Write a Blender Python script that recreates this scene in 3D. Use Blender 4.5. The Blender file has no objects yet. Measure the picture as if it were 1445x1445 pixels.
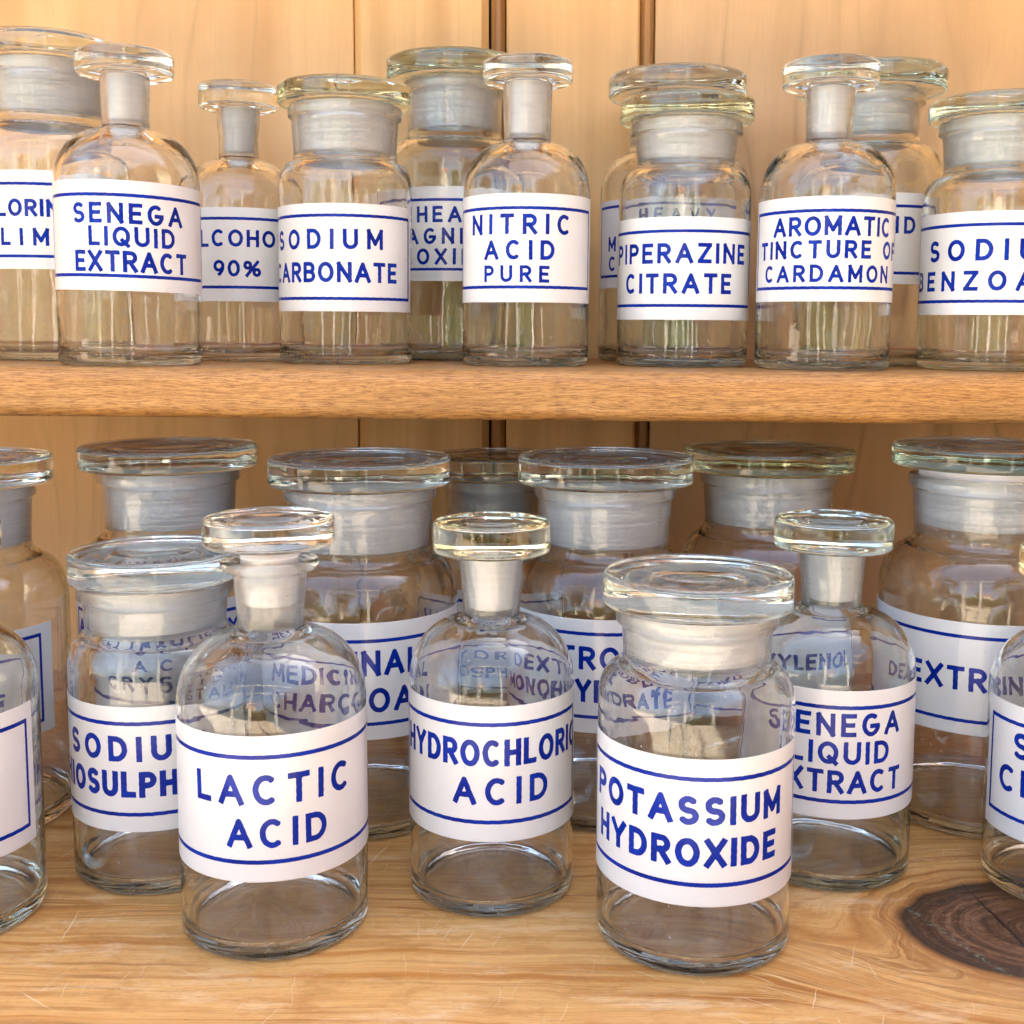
import bpy, math, random
import numpy as np

# ---------------------------------------------------------------- camera, sky, sun, exposure
SC = bpy.context.scene
COL = SC.collection
MM = 0.001
CAM_H = 251.0                      # camera height over the lower shelf, mm

cam_data = bpy.data.cameras.new('camera')
cam_data.sensor_width = 36.0
cam_data.sensor_fit = 'HORIZONTAL'
cam_data.lens = 36.0 * 1650.0 / 1445.0
cam_data.shift_y = -(722.5 - 635.4) / 1445.0
cam_data.clip_start = 0.01
cam_data.clip_end = 200.0
cam = bpy.data.objects.new('camera', cam_data)
COL.objects.link(cam)
from mathutils import Matrix
cam.matrix_world = (Matrix.Translation((0, 0, CAM_H * MM))
                    @ Matrix.Rotation(math.radians(90 - 6.0), 4, 'X')
                    @ Matrix.Rotation(math.radians(0.10), 4, 'Z'))
SC.camera = cam

SUN_EL, SUN_AZ = 52.0, 28.0        # azimuth from +Y towards +X: behind the cupboard, which an added unseen building shades
world = bpy.data.worlds.new('World')
SC.world = world
world.use_nodes = True
wn = world.node_tree
sky = wn.nodes.new('ShaderNodeTexSky')
sky.sky_type = 'NISHITA'
sky.sun_disc = False
sky.sun_elevation = math.radians(SUN_EL)
sky.sun_rotation = math.radians(SUN_AZ)
sky.air_density = 1.0
sky.dust_density = 5.0
sky.ozone_density = 0.0
wn.links.new(sky.outputs[0], wn.nodes['Background'].inputs[0])
wn.nodes['Background'].inputs[1].default_value = 0.15

sun_data = bpy.data.lights.new('sun', 'SUN')
sun_data.energy = 5.0
sun_data.angle = math.radians(0.5)
sun_data.color = (1.0, 0.90, 0.76)
sun = bpy.data.objects.new('sun', sun_data)
COL.objects.link(sun)
el, az = math.radians(SUN_EL), math.radians(SUN_AZ)
from mathutils import Vector
sdir = Vector((math.sin(az) * math.cos(el), math.cos(az) * math.cos(el), math.sin(el)))
sun.rotation_euler = sdir.to_track_quat('Z', 'Y').to_euler()

SC.view_settings.view_transform = 'Standard'
SC.view_settings.look = 'None'
SC.view_settings.exposure = 2.8
SC.view_settings.gamma = 1.0
cy = SC.cycles
cy.max_bounces = 22
cy.transmission_bounces = 22
cy.glossy_bounces = 10
cy.diffuse_bounces = 12
cy.transparent_max_bounces = 8
cy.caustics_reflective = True
cy.caustics_refractive = True
cy.blur_glossy = 0.4
cy.sample_clamp_indirect = 8.0
cy.use_denoising = True

# ---------------------------------------------------------------- node helpers
class NT:
    def __init__(self, name):
        self.m = bpy.data.materials.new(name)
        self.m.use_nodes = True
        self.t = self.m.node_tree
        self.t.nodes.clear()
        self.out = self.t.nodes.new('ShaderNodeOutputMaterial')
    def n(self, kind, **kw):
        nd = self.t.nodes.new('ShaderNode' + kind)
        for k, v in kw.items():
            setattr(nd, k, v)
        return nd
    def l(self, a, b):
        self.t.links.new(a, b)
    def put(self, sock, v):
        if isinstance(v, bpy.types.NodeSocket):
            self.l(v, sock)
        elif isinstance(v, (tuple, list)):
            sock.default_value = tuple(v) if len(v) == len(sock.default_value) else tuple(v) + (1.0,)
        else:
            sock.default_value = v
    def math(self, op, a, b=0.0, c=0.0):
        nd = self.n('Math', operation=op)
        for s, v in zip(nd.inputs, (a, b, c)):
            self.put(s, v)
        return nd.outputs[0]
    def coords(self, scale=(1, 1, 1), loc=(0, 0, 0)):
        tc = self.n('TexCoord')
        mp = self.n('Mapping')
        mp.inputs['Scale'].default_value = scale
        mp.inputs['Location'].default_value = loc
        self.l(tc.outputs['Object'], mp.inputs[0])
        return mp.outputs[0]
    def noise(self, vec, scale, detail=3.0, rough=0.5, dist=0.0):
        nd = self.n('TexNoise')
        self.put(nd.inputs['Vector'], vec)
        nd.inputs['Scale'].default_value = scale
        nd.inputs['Detail'].default_value = detail
        nd.inputs['Roughness'].default_value = rough
        nd.inputs['Distortion'].default_value = dist
        return nd.outputs['Fac']
    def ramp(self, fac, stops, interp='LINEAR'):
        nd = self.n('ValToRGB')
        cr = nd.color_ramp
        cr.interpolation = interp
        while len(cr.elements) > 1:
            cr.elements.remove(cr.elements[-1])
        for i, (p, c) in enumerate(stops):
            e = cr.elements[0] if i == 0 else cr.elements.new(p)
            e.position = p
            if not isinstance(c, (tuple, list)):
                c = (c, c, c)
            e.color = tuple(c) + (1.0,)
        self.put(nd.inputs[0], fac)
        return nd.outputs[0]
    def mix(self, fac, a, b, mode='MIX'):
        nd = self.n('Mix', data_type='RGBA', blend_type=mode)
        self.put(nd.inputs[0], fac)
        self.put(nd.inputs[6], a)
        self.put(nd.inputs[7], b)
        return nd.outputs[2]
    def sep(self, v):
        nd = self.n('SeparateXYZ')
        self.l(v, nd.inputs[0])
        return nd.outputs
    def comb(self, x, y, z):
        nd = self.n('CombineXYZ')
        for s, v in zip(nd.inputs, (x, y, z)):
            self.put(s, v)
        return nd.outputs[0]
    def bump(self, h, strength=0.3, dist=0.0005, normal=None):
        nd = self.n('Bump')
        nd.inputs['Strength'].default_value = strength
        nd.inputs['Distance'].default_value = dist
        self.put(nd.inputs['Height'], h)
        if normal is not None:
            self.l(normal, nd.inputs['Normal'])
        return nd.outputs[0]
    def bsdf(self, color, rough, spec=0.5, normal=None, coat=0.0, coat_rough=0.05):
        b = self.n('BsdfPrincipled')
        self.put(b.inputs['Base Color'], color)
        self.put(b.inputs['Roughness'], rough)
        self.put(b.inputs['Specular IOR Level'], spec)
        self.put(b.inputs['Coat Weight'], coat)
        self.put(b.inputs['Coat Roughness'], coat_rough)
        if normal is not None:
            self.l(normal, b.inputs['Normal'])
        return b.outputs[0]
    def done(self, surf, vol=None):
        self.l(surf, self.out.inputs['Surface'])
        if vol is not None:
            self.l(vol, self.out.inputs['Volume'])
        return self.m

# ---------------------------------------------------------------- materials
def glass_mat(name, tint, absorb, density):
    t = NT(name)
    co = t.coords()
    h = t.noise(co, 55.0, 2.0, 0.5)
    g = t.n('BsdfGlass')
    g.inputs['Color'].default_value = tint + (1.0,)
    g.inputs['Roughness'].default_value = 0.0
    g.inputs['IOR'].default_value = 1.5
    t.l(t.bump(h, 0.4, 0.0006), g.inputs['Normal'])
    # faint film of dust and finger grease
    dust = t.ramp(t.noise(co, 90.0, 6.0, 0.65), [(0.52, 0.0), (0.8, 0.10)])
    motes = t.ramp(t.noise(co, 650.0, 2.0, 0.6), [(0.70, 0.0), (0.76, 0.45)])
    dust = t.math('MAXIMUM', dust, motes)
    d = t.n('BsdfDiffuse')
    d.inputs['Color'].default_value = (0.75, 0.73, 0.68, 1)
    mx = t.n('MixShader')
    t.l(dust, mx.inputs[0]); t.l(g.outputs[0], mx.inputs[1]); t.l(d.outputs[0], mx.inputs[2])
    va = t.n('VolumeAbsorption')
    va.inputs['Color'].default_value = absorb + (1.0,)
    va.inputs['Density'].default_value = density
    return t.done(mx.outputs[0], va.outputs[0])

GLASS = glass_mat('clear_glass', (0.99, 0.995, 0.99), (0.60, 0.82, 0.72), 3.0)
GLASS_GREEN = glass_mat('green_tinged_glass', (0.985, 0.995, 0.985), (0.45, 0.80, 0.70), 4.5)
GLASS_YELLOW = glass_mat('yellow_tinged_glass', (0.99, 0.995, 0.975), (0.80, 0.82, 0.40), 6.0)

def frosted_mat(name, white, rough):
    t = NT(name)
    rings = t.noise(t.coords((20, 20, 900)), 1.0, 3.0, 0.6)
    speck = t.noise(t.coords(), 1800.0, 2.0, 0.7)
    h = t.math('ADD', rings, t.math('MULTIPLY', speck, 0.5))
    nrm = t.bump(h, 0.45, 0.0003)
    g = t.n('BsdfGlass')
    g.inputs['Color'].default_value = (1, 1, 1, 1)
    g.inputs['Roughness'].default_value = rough
    g.inputs['IOR'].default_value = 1.5
    t.l(nrm, g.inputs['Normal'])
    tr = t.n('BsdfTranslucent'); tr.inputs['Color'].default_value = (1, 1, 0.99, 1)
    df = t.n('BsdfDiffuse')
    grit = t.noise(t.coords(), 900.0, 3.0, 0.8)
    band = t.noise(t.coords((6, 6, 420)), 1.0, 2.0, 0.5)
    gc = t.mix(t.ramp(band, [(0.40, 0.0), (0.62, 0.45)]), (0.99, 0.99, 0.975), (0.84, 0.83, 0.80))
    gc = t.mix(t.ramp(grit, [(0.48, 0.0), (0.66, 0.4)]), gc, (0.78, 0.77, 0.74))
    t.l(gc, df.inputs['Color'])
    m1 = t.n('MixShader'); m1.inputs[0].default_value = 0.68
    t.l(tr.outputs[0], m1.inputs[1]); t.l(df.outputs[0], m1.inputs[2])
    m2 = t.n('MixShader')
    t.l(t.ramp(rings, [(0.35, white * 0.75), (0.65, white * 1.25)]), m2.inputs[0])
    t.l(g.outputs[0], m2.inputs[1]); t.l(m1.outputs[0], m2.inputs[2])
    return t.done(m2.outputs[0])
FROST = frosted_mat('ground_frosted_glass', 0.76, 0.35)
BORE = frosted_mat('ground_bore_glass', 0.13, 0.25)

def enamel_mat():
    t = NT('white_enamel')
    co = t.coords()
    n = t.noise(co, 25.0, 4.0, 0.6)
    col = t.ramp(n, [(0.3, (0.65, 0.65, 0.63)), (0.75, (0.70, 0.70, 0.685))])
    oi = t.n('ObjectInfo')
    rc = t.n('VectorMath', operation='ADD'); t.l(co, rc.inputs[0]); t.l(oi.outputs['Random'], rc.inputs[1])
    co = rc.outputs[0]
    smear = t.ramp(t.noise(co, 40.0, 6.0, 0.7), [(0.55, 0.0), (0.75, 0.35)])
    col = t.mix(smear, col, (0.60, 0.58, 0.53))
    sp = t.ramp(t.noise(co, 330.0, 3.0, 0.6), [(0.735, 0.0), (0.76, 0.6)])
    col = t.mix(sp, col, (0.45, 0.40, 0.34))
    nrm = t.bump(t.noise(co, 160.0, 2.0), 0.05, 0.0004)
    return t.done(t.bsdf(col, 0.3, 0.4, nrm, 0.3, 0.04))
ENAMEL = enamel_mat()

def ink_mat():
    t = NT('blue_enamel_ink')
    n = t.noise(t.coords(), 60.0, 4.0, 0.6)
    col = t.ramp(n, [(0.3, (0.001, 0.011, 0.18)), (0.7, (0.002, 0.028, 0.33))])
    nrm = t.bump(t.noise(t.coords(), 700.0, 2.0), 0.12, 0.0002)
    return t.done(t.bsdf(col, 0.16, 0.16, nrm, 0.03, 0.05))
INK = ink_mat()

def pine_board_mat(name, base, dark, seed, freq=1.0, figure=0.0):
    """board standing upright, grain running along Z"""
    t = NT(name)
    co = t.coords((1, 1, 1), (seed * 3.1, seed * 1.7, seed * 5.3))
    x, y, z = t.sep(co)
    wob = t.noise(t.comb(t.math('MULTIPLY', x, 6.0), 0.0, t.math('MULTIPLY', z, 2.2)), 1.0, 3.0, 0.5)
    xx = t.math('ADD', x, t.math('MULTIPLY', wob, 0.02 + 0.10 * figure))
    g1 = t.noise(t.comb(t.math('MULTIPLY', xx, 190.0 * freq), y, t.math('MULTIPLY', z, 3.0)), 1.0, 3.0, 0.6)
    g2 = t.noise(t.comb(t.math('MULTIPLY', xx, 45.0 * freq), y, t.math('MULTIPLY', z, 1.6)), 1.0, 2.0, 0.5)
    g3 = t.noise(t.comb(t.math('MULTIPLY', x, 1400.0), y, t.math('MULTIPLY', z, 30.0)), 1.0, 2.0, 0.6)
    col = t.ramp(g2, [(0.30, dark), (0.50, base), (0.8, tuple(min(1, c * 1.12) for c in base))])
    col = t.mix(t.ramp(g1, [(0.45, 0.0), (0.75, 0.42)]), col, dark)
    col = t.mix(t.ramp(g3, [(0.5, 0.0), (0.8, 0.25)]), col, tuple(c * 0.8 for c in dark))
    if figure > 0:
        fn = t.noise(t.comb(t.math('MULTIPLY', xx, 13.0), y, t.math('MULTIPLY', z, 1.3)), 1.0, 1.5, 0.4)
        lines = t.math('ABSOLUTE', t.math('SUBTRACT', t.math('FRACT', t.math('MULTIPLY', fn, 9.0)), 0.5))
        faint = t.noise(t.comb(t.math('MULTIPLY', x, 5.0), y, t.math('MULTIPLY', z, 5.0)), 1.0, 3.0, 0.5)
        lf = t.math('MULTIPLY', t.ramp(lines, [(0.0, 0.62 * figure), (0.05, 0.3 * figure), (0.16, 0.0)]), t.ramp(faint, [(0.35, 0.25), (0.6, 1.0)]))
        col = t.mix(lf, col, tuple(c * 0.62 for c in dark))
    stain = t.noise(t.comb(t.math('MULTIPLY', x, 8.0), y, t.math('MULTIPLY', z, 8.0)), 1.0, 5.0, 0.6)
    col = t.mix(t.ramp(stain, [(0.42, 0.0), (0.70, 0.45)]), col, tuple(c * 0.78 for c in base))
    nrm = t.bump(t.math('ADD', g1, t.math('MULTIPLY', g3, 0.6)), 0.25, 0.0004)
    return t.done(t.bsdf(col, t.ramp(g2, [(0.3, 0.42), (0.7, 0.55)]), 0.4, nrm, 0.12, 0.3))

PANEL_L = pine_board_mat('plywood_panel_left', (0.80, 0.53, 0.24), (0.68, 0.40, 0.145), 1, 0.45, 0.55)
PANEL_R = pine_board_mat('plywood_panel_right', (0.70, 0.46, 0.23), (0.53, 0.315, 0.13), 2, 0.35, 1.0)
PINE_A = pine_board_mat('pine_board_a', (0.80, 0.52, 0.22), (0.62, 0.35, 0.11), 3, 1.0)
PINE_B = pine_board_mat('pine_board_b', (0.79, 0.50, 0.21), (0.60, 0.335, 0.105), 4, 0.8)
PINE_D = pine_board_mat('pine_bead', (0.42, 0.22, 0.07), (0.24, 0.10, 0.025), 5, 1.4)

def shelf_top_mat():
    """lower board: honey pine, grain along X, bending round one big knot"""
    t = NT('honey_pine_shelf')
    co = t.coords((1000, 1000, 1000))          # to mm
    x, y, z = t.sep(co)
    big = t.noise(t.comb(t.math('MULTIPLY', x, 0.006), t.math('MULTIPLY', y, 0.012), 0.0), 1.0, 3.0, 0.5)
    wob = t.noise(t.comb(t.math('MULTIPLY', x, 0.022), t.math('MULTIPLY', y, 0.06), 0.0), 1.0, 2.0, 0.5)
    kx = t.math('DIVIDE', t.math('SUBTRACT', x, 224.0), 1.40)
    ky = t.math('SUBTRACT', y, 467.5)
    edge = t.noise(t.comb(t.math('MULTIPLY', x, 0.07), t.math('MULTIPLY', y, 0.07), 31.0), 1.0, 3.0, 0.5)
    kxw = t.math('ADD', kx, t.math('MULTIPLY', t.math('SUBTRACT', edge, 0.5), 4.0))
    kyw = t.math('ADD', ky, t.math('MULTIPLY', t.math('SUBTRACT', edge, 0.5), -5.0))
    r2 = t.math('ADD', t.math('MULTIPLY', kxw, kxw), t.math('MULTIPLY', kyw, kyw))
    r = t.math('SQRT', r2)
    A = 36.0
    # stream lines round a cylinder
    psi = t.math('MULTIPLY', ky, t.math('SUBTRACT', 1.0, t.math('DIVIDE', A * A, t.math('MAXIMUM', r2, A * A * 0.6))))
    # rings close to the knot
    near = t.n('MapRange')
    near.interpolation_type = 'SMOOTHSTEP'
    t.put(near.inputs[0], r); near.inputs[1].default_value = A * 1.0; near.inputs[2].default_value = A * 2.9
    near.inputs[3].default_value = 1.0; near.inputs[4].default_value = 0.0
    nearf = near.outputs[0]
    ringf = t.math('MULTIPLY', t.math('SUBTRACT', r, A), 0.75)
    sgn = t.math('SUBTRACT', 30.0, ringf)
    field = t.math('ADD', t.math('MULTIPLY', psi, t.math('SUBTRACT', 1.0, nearf)), t.math('MULTIPLY', ringf, nearf))
    field = t.math('ADD', field, t.math('MULTIPLY', t.math('SUBTRACT', big, 0.5), 20.0))
    field = t.math('ADD', field, t.math('MULTIPLY', t.math('SUBTRACT', wob, 0.5), 5.0))
    xs = t.math('MULTIPLY', x, 0.006)
    g1 = t.noise(t.comb(t.math('MULTIPLY', field, 0.12), t.math('MULTIPLY', x, 0.003), 3.0), 1.0, 2.0, 0.5)     # bands ~1 cm
    g2 = t.noise(t.comb(t.math('MULTIPLY', field, 0.42), t.math('MULTIPLY', x, 0.004), 9.0), 1.0, 1.5, 0.5)
    g3 = t.noise(t.comb(t.math('MULTIPLY', field, 2.6), t.math('MULTIPLY', x, 0.03), 4.0), 1.0, 3.0, 0.65)
    light, mid, dark = (0.66, 0.36, 0.115), (0.47, 0.185, 0.034), (0.20, 0.055, 0.008)
    col = t.ramp(g1, [(0.33, mid), (0.46, light), (0.60, light), (0.70, mid)])
    late = t.ramp(g2, [(0.46, 0.0), (0.55, 0.28), (0.62, 0.72), (0.645, 0.12), (1.0, 0.0)])
    patchy = t.ramp(t.noise(t.comb(t.math('MULTIPLY', x, 0.015), t.math('MULTIPLY', y, 0.05), 13.0), 1.0, 3.0), [(0.38, 0.15), (0.6, 1.0)])
    late = t.math('MULTIPLY', late, t.math('MAXIMUM', patchy, nearf))
    col = t.mix(late, col, dark)
    col = t.mix(t.ramp(g3, [(0.46, 0.0), (0.68, 0.6)]), col, mid)
    pore = t.noise(t.comb(t.math('MULTIPLY', field, 4.5), t.math('MULTIPLY', x, 0.22), 14.0), 1.0, 2.0, 0.6)
    col = t.mix(t.ramp(pore, [(0.60, 0.0), (0.70, 0.45)]), col, dark)
    # blotches, pale scuffs and scratches
    bl = t.noise(t.comb(t.math('MULTIPLY', x, 0.03), t.math('MULTIPLY', y, 0.06), 7.0), 1.0, 6.0, 0.7)
    col = t.mix(t.ramp(bl, [(0.50, 0.0), (0.68, 0.7)]), col, (0.38, 0.155, 0.028))
    sc = t.noise(t.comb(t.math('MULTIPLY', x, 0.012), t.math('MULTIPLY', y, 0.05), 1.0), 1.0, 6.0, 0.8)
    col = t.mix(t.ramp(sc, [(0.53, 0.0), (0.68, 0.55)]), col, (0.80, 0.58, 0.34))
    def scratch(ang, seed, fr, thr):
        c, s = math.cos(math.radians(ang)), math.sin(math.radians(ang))
        u = t.math('ADD', t.math('MULTIPLY', x, c), t.math('MULTIPLY', y, s))
        v = t.math('SUBTRACT', t.math('MULTIPLY', y, c), t.math('MULTIPLY', x, s))
        v = t.math('ADD', v, t.math('MULTIPLY', wob, 5.0))
        n = t.noise(t.comb(t.math('MULTIPLY', u, 0.022), t.math('MULTIPLY', v, fr), seed), 1.0, 1.0, 0.4)
        return t.ramp(n, [(thr, 0.0), (thr + 0.03, 0.6)])
    s1 = scratch(70, 2.0, 0.9, 0.72); s2 = scratch(-35, 5.0, 0.8, 0.73); s3 = scratch(95, 8.0, 1.1, 0.73)
    patch = t.ramp(t.noise(t.comb(t.math('MULTIPLY', x, 0.014), t.math('MULTIPLY', y, 0.02), 20.0), 1.0, 2.0), [(0.46, 0.15), (0.6, 1.0)])
    for s in (s1, s2, s3):
        col = t.mix(t.math('MULTIPLY', s, patch), col, (0.80, 0.64, 0.42))
    # small dark pits
    pit = t.ramp(t.noise(t.comb(t.math('MULTIPLY', x, 0.35), t.math('MULTIPLY', y, 0.7), 0.0), 1.0, 2.0, 0.5), [(0.72, 0.0), (0.77, 0.8)])
    col = t.mix(pit, col, (0.10, 0.05, 0.02))
    # the knot itself
    kn = t.noise(t.comb(t.math('MULTIPLY', x, 0.10), t.math('MULTIPLY', y, 0.2), 0.0), 1.0, 6.0, 0.7)
    kring = t.noise(t.comb(t.math('MULTIPLY', r, 0.45), t.math('MULTIPLY', kn, 2.6), 0.0), 1.0, 4.0, 0.65)
    kcol = t.ramp(kring, [(0.30, (0.022, 0.008, 0.003)), (0.50, (0.085, 0.034, 0.012)), (0.70, (0.20, 0.095, 0.040))])
    kcol = t.mix(t.ramp(kn, [(0.55, 0.0), (0.72, 0.5)]), kcol, (0.22, 0.12, 0.06))
    rim = t.ramp(t.math('DIVIDE', r, 60.0), [(0.0, 0.0), (0.56, 0.0), (0.66, 0.85), (0.72, 1.0)])
    kcol = t.mix(t.math('MULTIPLY', rim, 0.75), kcol, (0.022, 0.012, 0.006))
    # blue-green speckled line
    gl = t.math('ADD', t.math('MULTIPLY', t.math('SUBTRACT', y, 466.0), -0.38), t.math('ADD', 180.5, t.math('MULTIPLY', t.math('SUBTRACT', kn, 0.5), 8.0)))
    gd = t.math('ABSOLUTE', t.math('SUBTRACT', x, gl))
    gm = t.math('MULTIPLY', t.ramp(t.math('DIVIDE', gd, 3.0), [(0.2, 1.0), (0.75, 0.0)]),
                t.ramp(t.noise(t.comb(t.math('MULTIPLY', x, 0.5), t.math('MULTIPLY', y, 0.5), 2.0), 1.0, 3.0, 0.6), [(0.50, 0.0), (0.62, 0.7)]))
    kcol = t.mix(gm, kcol, (0.12, 0.20, 0.14))
    inside = t.ramp(t.math('DIVIDE', r, 100.0), [(0.0, 1.0), (A / 100.0 + 0.045, 1.0), (A / 100.0 + 0.072, 0.0)])
    halo = t.ramp(t.math('DIVIDE', r, 100.0), [(0.0, 1.0), (0.43, 1.0), (0.455, 0.35), (0.475, 0.75), (0.50, 0.15), (0.54, 0.4), (0.58, 0.0)])
    col = t.mix(t.math('MULTIPLY', halo, 0.8), col, (0.27, 0.10, 0.022))
    col = t.mix(inside, col, kcol)
    # crack across the knot
    cx = t.math('ADD', 205.5, t.math('MULTIPLY', t.math('SUBTRACT', 500.0, y), 0.10))
    cx = t.math('ADD', cx, t.math('MULTIPLY', t.math('SUBTRACT', kn, 0.5), 3.0))
    cd = t.math('ABSOLUTE', t.math('SUBTRACT', x, cx))
    wcr = t.ramp(t.math('DIVIDE', ky, 60.0), [(0.0, 1.0), (0.15, 0.9), (0.5, 0.2)])
    cm = t.math('MULTIPLY', t.math('LESS_THAN', cd, t.math('ADD', 0.18, t.math('MULTIPLY', wcr, 0.7))), inside)
    col = t.mix(cm, col, (0.018, 0.004, 0.003))
    h = t.math('ADD', t.math('MULTIPLY', g3, 0.5), t.math('MULTIPLY', g2, 0.6))
    h = t.math('SUBTRACT', h, t.math('MULTIPLY', cm, 2.0))
    h = t.math('ADD', h, t.math('MULTIPLY', t.math('MULTIPLY', inside, kn), 0.8))
    nrm = t.bump(h, 0.35, 0.0006)
    rough = t.ramp(bl, [(0.3, 0.36), (0.7, 0.52)])
    return t.done(t.bsdf(col, rough, 0.4, nrm, 0.15, 0.25))
SHELF_LOW = shelf_top_mat()

def oak_edge_mat():
    t = NT('tan_oak_shelf')
    co = t.coords((1000, 1000, 1000))
    x, y, z = t.sep(co)
    wob = t.noise(t.comb(t.math('MULTIPLY', x, 0.012), t.math('MULTIPLY', z, 0.05), t.math('MULTIPLY', y, 0.02)), 1.0, 3.0, 0.5)
    zz = t.math('ADD', t.math('ADD', z, t.math('MULTIPLY', y, 0.35)), t.math('MULTIPLY', wob, 9.0))
    g1 = t.noise(t.comb(t.math('MULTIPLY', x, 0.012), t.math('MULTIPLY', zz, 0.45), 0.0), 1.0, 3.0, 0.6)
    g2 = t.noise(t.comb(t.math('MULTIPLY', x, 0.10), t.math('MULTIPLY', zz, 1.5), 5.0), 1.0, 6.0, 0.8)
    g3 = t.noise(t.comb(t.math('MULTIPLY', x, 0.45), t.math('MULTIPLY', zz, 1.5), 5.0), 1.0, 3.0, 0.7)
    col = t.ramp(g1, [(0.3, (0.38, 0.175, 0.042)), (0.5, (0.52, 0.255, 0.068)), (0.72, (0.62, 0.33, 0.105))])
    col = t.mix(t.ramp(g2, [(0.47, 0.0), (0.58, 0.85)]), col, (0.20, 0.07, 0.016))
    col = t.mix(t.ramp(g3, [(0.60, 0.0), (0.75, 0.4)]), col, (0.66, 0.42, 0.22))
    nrm = t.bump(t.math('ADD', g2, g3), 0.4, 0.0004)
    return t.done(t.bsdf(col, 0.46, 0.4, nrm, 0.12, 0.3))
OAK = oak_edge_mat()

def plain_mat(name, c1, c2, scale, rough=0.8, vecscale=(1, 1, 1), bump=0.3):
    t = NT(name)
    n = t.noise(t.coords(vecscale), scale, 6.0, 0.65)
    return t.done(t.bsdf(t.ramp(n, [(0.35, c1), (0.65, c2)]), rough, 0.3, t.bump(n, bump, 0.02)))
BACKING = plain_mat('dark_backing', (0.10, 0.06, 0.03), (0.14, 0.08, 0.04), 20.0, 0.8, (1, 1, 1), 0.1)
GROUND = plain_mat('pale_sandstone_paving', (0.50, 0.43, 0.32), (0.60, 0.52, 0.40), 1.5)
LEAF = plain_mat('hedge_leaf', (0.045, 0.070, 0.022), (0.12, 0.15, 0.065), 4.0, 0.45)
def brick_mat():
    t = NT('garden_brick')
    b = t.n('TexBrick')
    t.l(t.coords((4, 4, 4)), b.inputs['Vector'])
    b.inputs['Color1'].default_value = (0.36, 0.15, 0.10, 1)
    b.inputs['Color2'].default_value = (0.28, 0.11, 0.07, 1)
    b.inputs['Mortar'].default_value = (0.40, 0.36, 0.32, 1)
    b.inputs['Scale'].default_value = 1.0
    return t.done(t.bsdf(b.outputs['Color'], 0.85, 0.3))
BRICK = brick_mat()

# ---------------------------------------------------------------- mesh helpers
def link(name, me, parent=None, mats=()):
    o = bpy.data.objects.new(name, me)
    COL.objects.link(o)
    for m in mats:
        me.materials.append(m)
    if parent is not None:
        o.parent = parent
    return o

def mesh(name, verts, faces, smooth=False, mi=None):
    me = bpy.data.meshes.new(name)
    me.from_pydata([tuple(v) for v in verts], [], faces)
    if smooth:
        me.polygons.foreach_set('use_smooth', np.ones(len(me.polygons), dtype=bool))
    if mi is not None:
        me.polygons.foreach_set('material_index', np.array(mi, dtype=np.int32))
    me.update()
    return me

def profile_bar(section, x0, x1, nx=1, slope=0.0):
    """closed section [(y, z)...] in mm swept along X; slope tilts it down to the right"""
    n = len(section)
    V, F = [], []
    for i in range(nx + 1):
        x = x0 + (x1 - x0) * i / nx
        for (y, z) in section:
            V.append((x * MM, y * MM, (z - slope * x) * MM))
    for i in range(nx):
        for k in range(n):
            a, b = i * n + k, i * n + (k + 1) % n
            F.append((a, b, b + n, a + n))
    F.append(tuple(range(n))[::-1])
    F.append(tuple(range(nx * n, nx * n + n)))
    return V, F

def rounded_rect(y0, z0, y1, z1, r, seg=5, which=(1, 1, 1, 1)):
    P = []
    for (cy_, cz_, a0, w) in ((y1 - r, z1 - r, 0, which[0]), (y0 + r, z1 - r, 90, which[1]),
                              (y0 + r, z0 + r, 180, which[2]), (y1 - r, z0 + r, 270, which[3])):
        if not w:
            P.append((cy_ + (r if a0 in (0, 270) else -r), cz_ + (r if a0 in (0, 90) else -r)))
            continue
        for k in range(seg + 1):
            a = math.radians(a0 + 90 * k / seg)
            P.append((cy_ + r * math.cos(a), cz_ + r * math.sin(a)))
    return P

def tag(o, label=None, cat=None, group=None, kind=None):
    if label: o['label'] = label
    if cat: o['category'] = cat
    if group: o['group'] = group
    if kind: o['kind'] = kind

# ---------------------------------------------------------------- the setting
gs = 40.0
ground = link('ground', mesh('ground', [(-gs, -gs, -0.85), (gs, -gs, -0.85), (gs, gs, -0.85), (-gs, gs, -0.85)], [(0, 1, 2, 3)]), None, (GROUND,))
tag(ground, kind='structure')

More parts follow.
